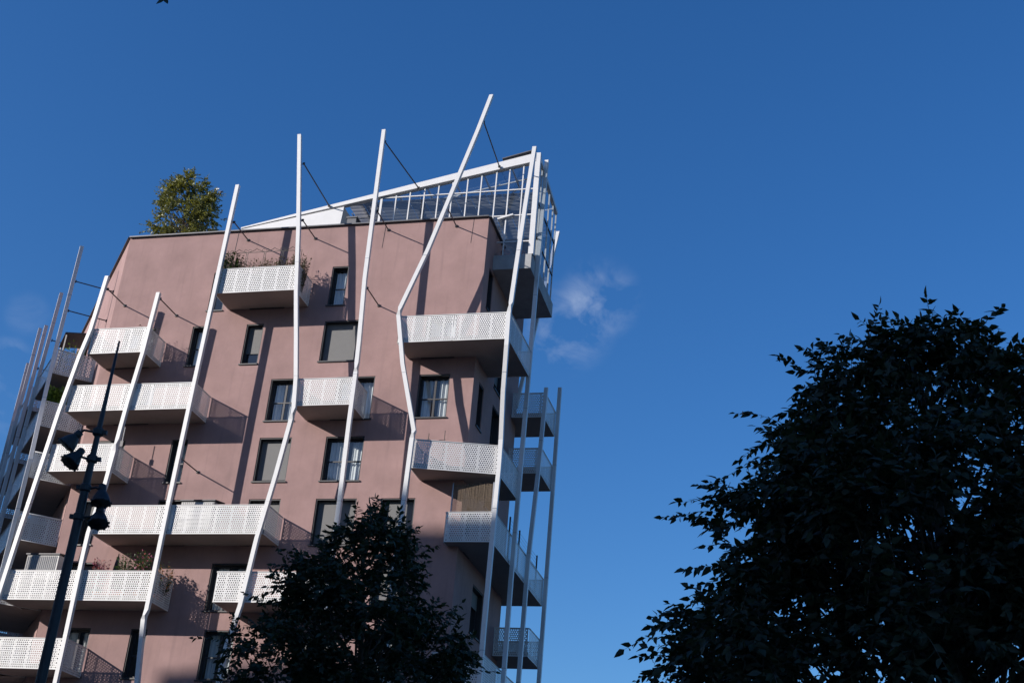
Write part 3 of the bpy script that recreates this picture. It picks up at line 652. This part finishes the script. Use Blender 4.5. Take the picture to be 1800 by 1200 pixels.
# wrought-iron trellis and vines on the top balcony
T = thing('iron_trellis', 'wrought iron trellis with scrolls standing on the top balcony', 'trellis', None, (-10.0,-1.35,FL[0]))
for i, x in enumerate(np.linspace(-1.75, 1.75, 5)):
    mb = MB()
    for dx in (-.04, .04): mb.bar((x+dx,0,0),(x+dx,0,2.0),.018,.018)
    for z in np.linspace(.2, 1.9, 9): mb.bar((x-.04,0,z),(x+.04,0,z),.012,.012)
    mb.build('upright', M['iron'], T)
xs = np.linspace(-1.75, 1.75, 5)
for xa, xb in zip(xs[:-1], xs[1:]):
    mb = MB(); mb.bar((xa,0,2.0),(xb,0,2.0),.02,.02); mb.tube([(xa+.06,0,2.0),(xa+.4*(xb-xa),0,2.12),((xa+xb)/2,0,2.2),(xb-.4*(xb-xa),0,2.12),(xb-.06,0,2.0)], .012, 5)
    for c in (xa+.1, xb-.1): mb.tube([(c+.07*math.cos(a), 0, 2.1+.07*math.sin(a)) for a in np.linspace(0, 5.4, 10)], .01, 5)
    mb.build('top_scroll', M['iron'], T)
plant('vine', 'dark green bushy climber beside the pole on the top balcony', 'plant', (-11.6,-1.2,FL[0]), 240, 1.85, .45, .13, M['shrub'], 21)
plant('vine', 'dry creeper along the middle of the top balcony rail', 'plant', (-10.0,-1.3,FL[0]), 420, 1.5, 1.75, .10, M['dryleaf'], 22, sy=.12)
plant('vine', 'brown creeper at the right end of the top balcony', 'plant', (-8.45,-1.0,FL[0]), 220, 1.75, .5, .10, M['dryleaf'], 23)
plant('balcony_plant', 'row of low dry plants at the right end of the upper left balcony', 'plant', (-15.3,-.9,FL[1]), 60, 1.3, .5, .08, M['dryleaf'], 24, sy=1.0)
plant('flower_pot', 'red leaved plant behind the lower left balcony rail', 'plant', (-14.95,-1.1,FL[5]), 110, 1.3, .33, .09, M['petal'], 25, (M['terracotta'],.16,.3))
plant('flower_pot', 'green leafy plant near the folded parasol', 'plant', (-13.75,-1.2,FL[5]), 130, 1.45, .4, .11, M['shrub'], 26, (M['terracotta'],.18,.3))
plant('flower_pot', 'pink flowering plant next to the white pole on the lower balcony', 'plant', (-13.0,-1.2,FL[5]), 130, 1.5, .36, .11, M['shrub'], 27, (M['terracotta'],.18,.3), flowers=M['petal'])
plant('flower_pot', 'orange flowering plants trailing at the right end of the lower balcony', 'plant', (-12.4,-.8,FL[5]), 110, 1.15, .6, .09, M['shrub'], 28, (M['terracotta'],.2,.3), flowers=M['orange'])
x_, y_, _ = lp(2.1, 1.3, 0)
plant('grass_planter', 'bright green grassy plant in a pale pink planter on the left face balcony', 'plant', (x_,y_,FL[2]+.55), 120, .8, .55, .22, M['grass'], 29, (M['pinkpot'],.45,.55))
x_, y_, _ = lp(3.2, 1.0, 0)
plant('balcony_plant', 'tall yellow green plants inside the dark shelter on the upper left balcony', 'plant', (x_,y_,FL[1]), 90, 1.9, .5, .12, M['grass'], 30)
S_ = thing('balcony_shelter', 'dark lean-to shelter on the left face balcony behind the white poles', 'shelter', None, lp(3.6,.95,FL[1]))
for (dq, do) in ((-.8,-.6),(-.8,.6),(.9,-.6),(.9,.6)):
    p = Lq*dq+Ln*do; MB().bar(p, p+Vector((0,0,2.3+(.25 if do < 0 else 0))), .07, .07).build('post', M['darksteel'], S_)
mb = MB(); c_ = [Lq*-.9+Ln*-.7+Vector((0,0,2.62)), Lq*1.0+Ln*-.7+Vector((0,0,2.62)), Lq*1.0+Ln*.7+Vector((0,0,2.3)), Lq*-.9+Ln*.7+Vector((0,0,2.3))]
mb.add(c_+[p+Vector((0,0,.07)) for p in c_], [(3,2,1,0),(4,5,6,7),(0,1,5,4),(1,2,6,5),(2,3,7,6),(3,0,4,7)]); mb.build('canopy', M['darksteel'], S_)
# storage sheds
def shed(label, x, y, k, w, d, h, mside, mfront):
    s = thing('storage_shed', label, 'shed', 'ribbed storage sheds on balconies', (x, y, FL[k]))
    b = MB().box(-w/2, w/2, -d/2, d/2, 0, h)
    b.build('body', mside, s)
    r = MB(); n = int(w/.09)
    for i in range(n): r.box(-w/2+.02+i*.09, -w/2+.07+i*.09, -d/2-.018, -d/2-.001, .05, h-.06)
    r.build('ribbed_front', mfront, s)
    MB().add([(-w/2-.05,-d/2-.06,h),(w/2+.05,-d/2-.06,h),(w/2+.05,d/2+.05,h+.16),(-w/2-.05,d/2+.05,h+.16),(-w/2-.05,-d/2-.06,h+.05),(w/2+.05,-d/2-.06,h+.05),(w/2+.05,d/2+.05,h+.21),(-w/2-.05,d/2+.05,h+.21)],
             [(0,3,2,1),(4,5,6,7),(0,1,5,4),(1,2,6,5),(2,3,7,6),(3,0,4,7)]).build('lid', M['darksteel'], s)
shed('low dark storage box with a ribbed pale front on the wide balcony', -11.2, -.55, 4, 1.5, .8, 1.45, M['shedgrey'], M['shedlight'])
shed('grey ribbed storage shed at the left end of the lower balcony', -17.75, -.7, 5, 1.5, .9, 1.85, M['shedlight'], M['shedgrey'])
P_ = thing('folded_parasol', 'folded plum coloured parasol standing on the lower left balcony', 'parasol', None, (-14.45,-.8,FL[5]))
MB().tube([(0,0,0),(0,0,2.0)], .02, 8).build('pole', M['darksteel'], P_)
mb = MB(); prof = [(.55,.10),(.8,.12),(1.2,.10),(1.6,.07),(1.85,.04),(1.93,.01)]
vs = []; 
for z, r in prof:
    for k in range(16): a = k*math.pi/8; rr = r*(1+.25*(k % 2)); vs.append((rr*math.cos(a), rr*math.sin(a), z))
mb.add(vs, [(i*16+k, i*16+(k+1) % 16, (i+1)*16+(k+1) % 16, (i+1)*16+k) for i in range(5) for k in range(16)]); mb.build('canopy', M['parasol'], P_)
A_ = thing('thin_antenna', 'thin pale rod standing at the right end of the middle left balcony', 'rod', None, (-15.4,-.9,FL[3]))
MB().tube([(0,0,0),(0,0,2.1)], .018, 6).build('rod', M['white'], A_); MB().box(-.07,.07,-.03,.03,1.2,1.45).build('bracket', M['darksteel'], A_)
for i, (x, y) in enumerate(((-1.35,-1.1),(-.7,-1.0))):
    D_ = thing('drying_rack_pole', ('short thin stick above the skewed corner balcony rail near the pole', 'taller thin stick with a crossbar above the skewed corner balcony')[i], 'stick', None, (x,y,FL[3]))
    MB().tube([(0,0,0),(0,0,1.45+.15*i)], .014, 6).build('stick', M['iron'], D_); MB().bar((-.22 if i else -.05,0,1.18),(.06,0,1.2),.02,.02).build('crossbar', M['iron'], D_)
# reed screen and wire fence on the corner balcony below
Sc = thing('reed_screen', 'dark reed screen between thin posts above the small corner balcony', 'screen', None, (.55,-.42,FL[4]))
for x in (-.85, .85): MB().bar((x,0,0),(x,0,2.35),.05,.05).build('post', M['steel'], Sc)
rl = MB()
for i in range(46): x = -.8+i*1.6/45; rl.bar((x,0,1.05+rnd.uniform(-.02,.02)),(x+rnd.uniform(-.01,.01),0,2.3+rnd.uniform(-.04,.04)),.016,.016)
rl.build('reed', M['wood'], Sc)['kind'] = 'stuff'; MB().bar((-.85,.02,1.7),(.85,.02,1.7),.02,.03).bar((-.85,.02,2.2),(.85,.02,2.2),.02,.03).build('batten', M['wood'], Sc)
Fc = thing('wire_fence', 'thin wire fence with dark posts along the long side balcony', 'fence', None, (1.35,5.0,FL[4]))
for y in (-2.2, -.4, 1.5, 3.2): MB().bar((0,y,0),(0,y,2.0),.06,.06).build('post', M['darksteel'], Fc)
for z in np.linspace(1.1, 1.9, 6): MB().bar((0,-2.2,z),(0,3.2,z),.008,.008).build('wire', M['darksteel'], Fc)
for i, (x, y, r) in enumerate(((.45,1.62,.2),(1.2,1.6,.17),(1.5,1.75,.13))):
    p = MB().tube([(0,0,0),(0,0,r*1.5),(0,0,r*1.5),(0,0,r*1.85)], [r*.7,r,r*1.12,r*1.12], 14).build('terracotta_pot', M['terracotta']); p.location = (x, y, 31.03)
    tag(p, ('large terracotta pot behind the greenhouse glass, nearest the pink wall', 'middle terracotta pot behind the greenhouse glass', 'smallest terracotta pot beside the greenhouse corner post')[i], 'pot')
# weather station on the roof
Wv = thing('weather_vane', 'small weather station on a thin mast beside the roof tree', 'weather station', None, (-15.75,3.0,31.95))
MB().tube([(0,0,0),(0,0,4.75)], .025, 8).build('mast', M['steel'], Wv)
MB().bar((-.35,0,4.5),(.35,0,4.62),.03,.03).build('arm', M['steel'], Wv)
for x, z in ((-.35,4.5),(.35,4.62),(.1,4.8)):
    mb = MB().tube([(x,0,z),(x,0,z+.16)], [.05,.05], 8); mb.bar((x-.13,0,z+.17),(x+.13,0,z+.17),.05,.05); mb.build('sensor', M['white'] if x < .2 else M['darksteel'], Wv)

# ------------------------------------------------------------------ neighbouring blocks behind the viewpoint (unseen, shaped to shade the street and facade)
def neighbour(label, q0, q1, t0, t1, h0, h1=None):
    """block between q0..q1 along the street and t0..t1 towards the sun; roof from h0 (q0) to h1 (q1)"""
    h1 = h1 if h1 is not None else h0; b = thing('neighbouring_building', label, 'building', None, lp(q0, t0, 0))
    o = Vector(lp(q0, t0, 0)); P = lambda q, t, z: Vector(lp(q, t, z))-o
    vs = [P(q0,t0,0),P(q1,t0,0),P(q1,t1,0),P(q0,t1,0),P(q0,t0,h0),P(q1,t0,h1),P(q1,t1,h1),P(q0,t1,h0)]
    MB().add(vs, [(0,3,2,1),(4,5,6,7),(0,1,5,4),(1,2,6,5),(2,3,7,6),(3,0,4,7)]).build('wall', M['brick'], b)
    w = MB().add([P(0,0,0)-P(0,0,0)+Lq*a-Ln*d+Vector((0,0,z)) for d in (0, .06) for (a, z) in ((0,0),(1.3,0),(1.3,1.7),(0,1.7))], [(0,1,2,3),(7,6,5,4),(0,4,5,1),(1,5,6,2),(2,6,7,3),(3,7,4,0)])
    me = None; n = 0
    for k in range(int(min(h0, h1)//3)-1):
        q = min(q0, q1)+2
        while q < max(q0, q1)-2.5 and n < 150:
            if me is None: ob = w.build('window', M['dark'], b); me = ob.data
            else: ob = bpy.data.objects.new('window', me); col.objects.link(ob); ob.parent = b
            ob.location = P(q, t0-.004, 1.4+3*k); q += 4.5; n += 1
TE = math.tan(SUN_EL)
neighbour('unseen tall slab block left of the viewpoint, added to shade the left face', 1.2, 24, 32, 44, 27+30*TE)  # occluder added to keep the left-face balconies in shade
neighbour('long block behind the viewpoint shading the street trees', -95, -14, 60, 74, 24.1+60*TE)
neighbour('narrow gabled house next to the long block behind the viewpoint', -14, -9.6, 60, 74, 24.1+60*TE, 22.2+60*TE)
neighbour('lower block with sloping roof beside the long block behind the viewpoint', -9.6, -3.6, 60, 74, 17.0+60*TE, 13.4+60*TE)
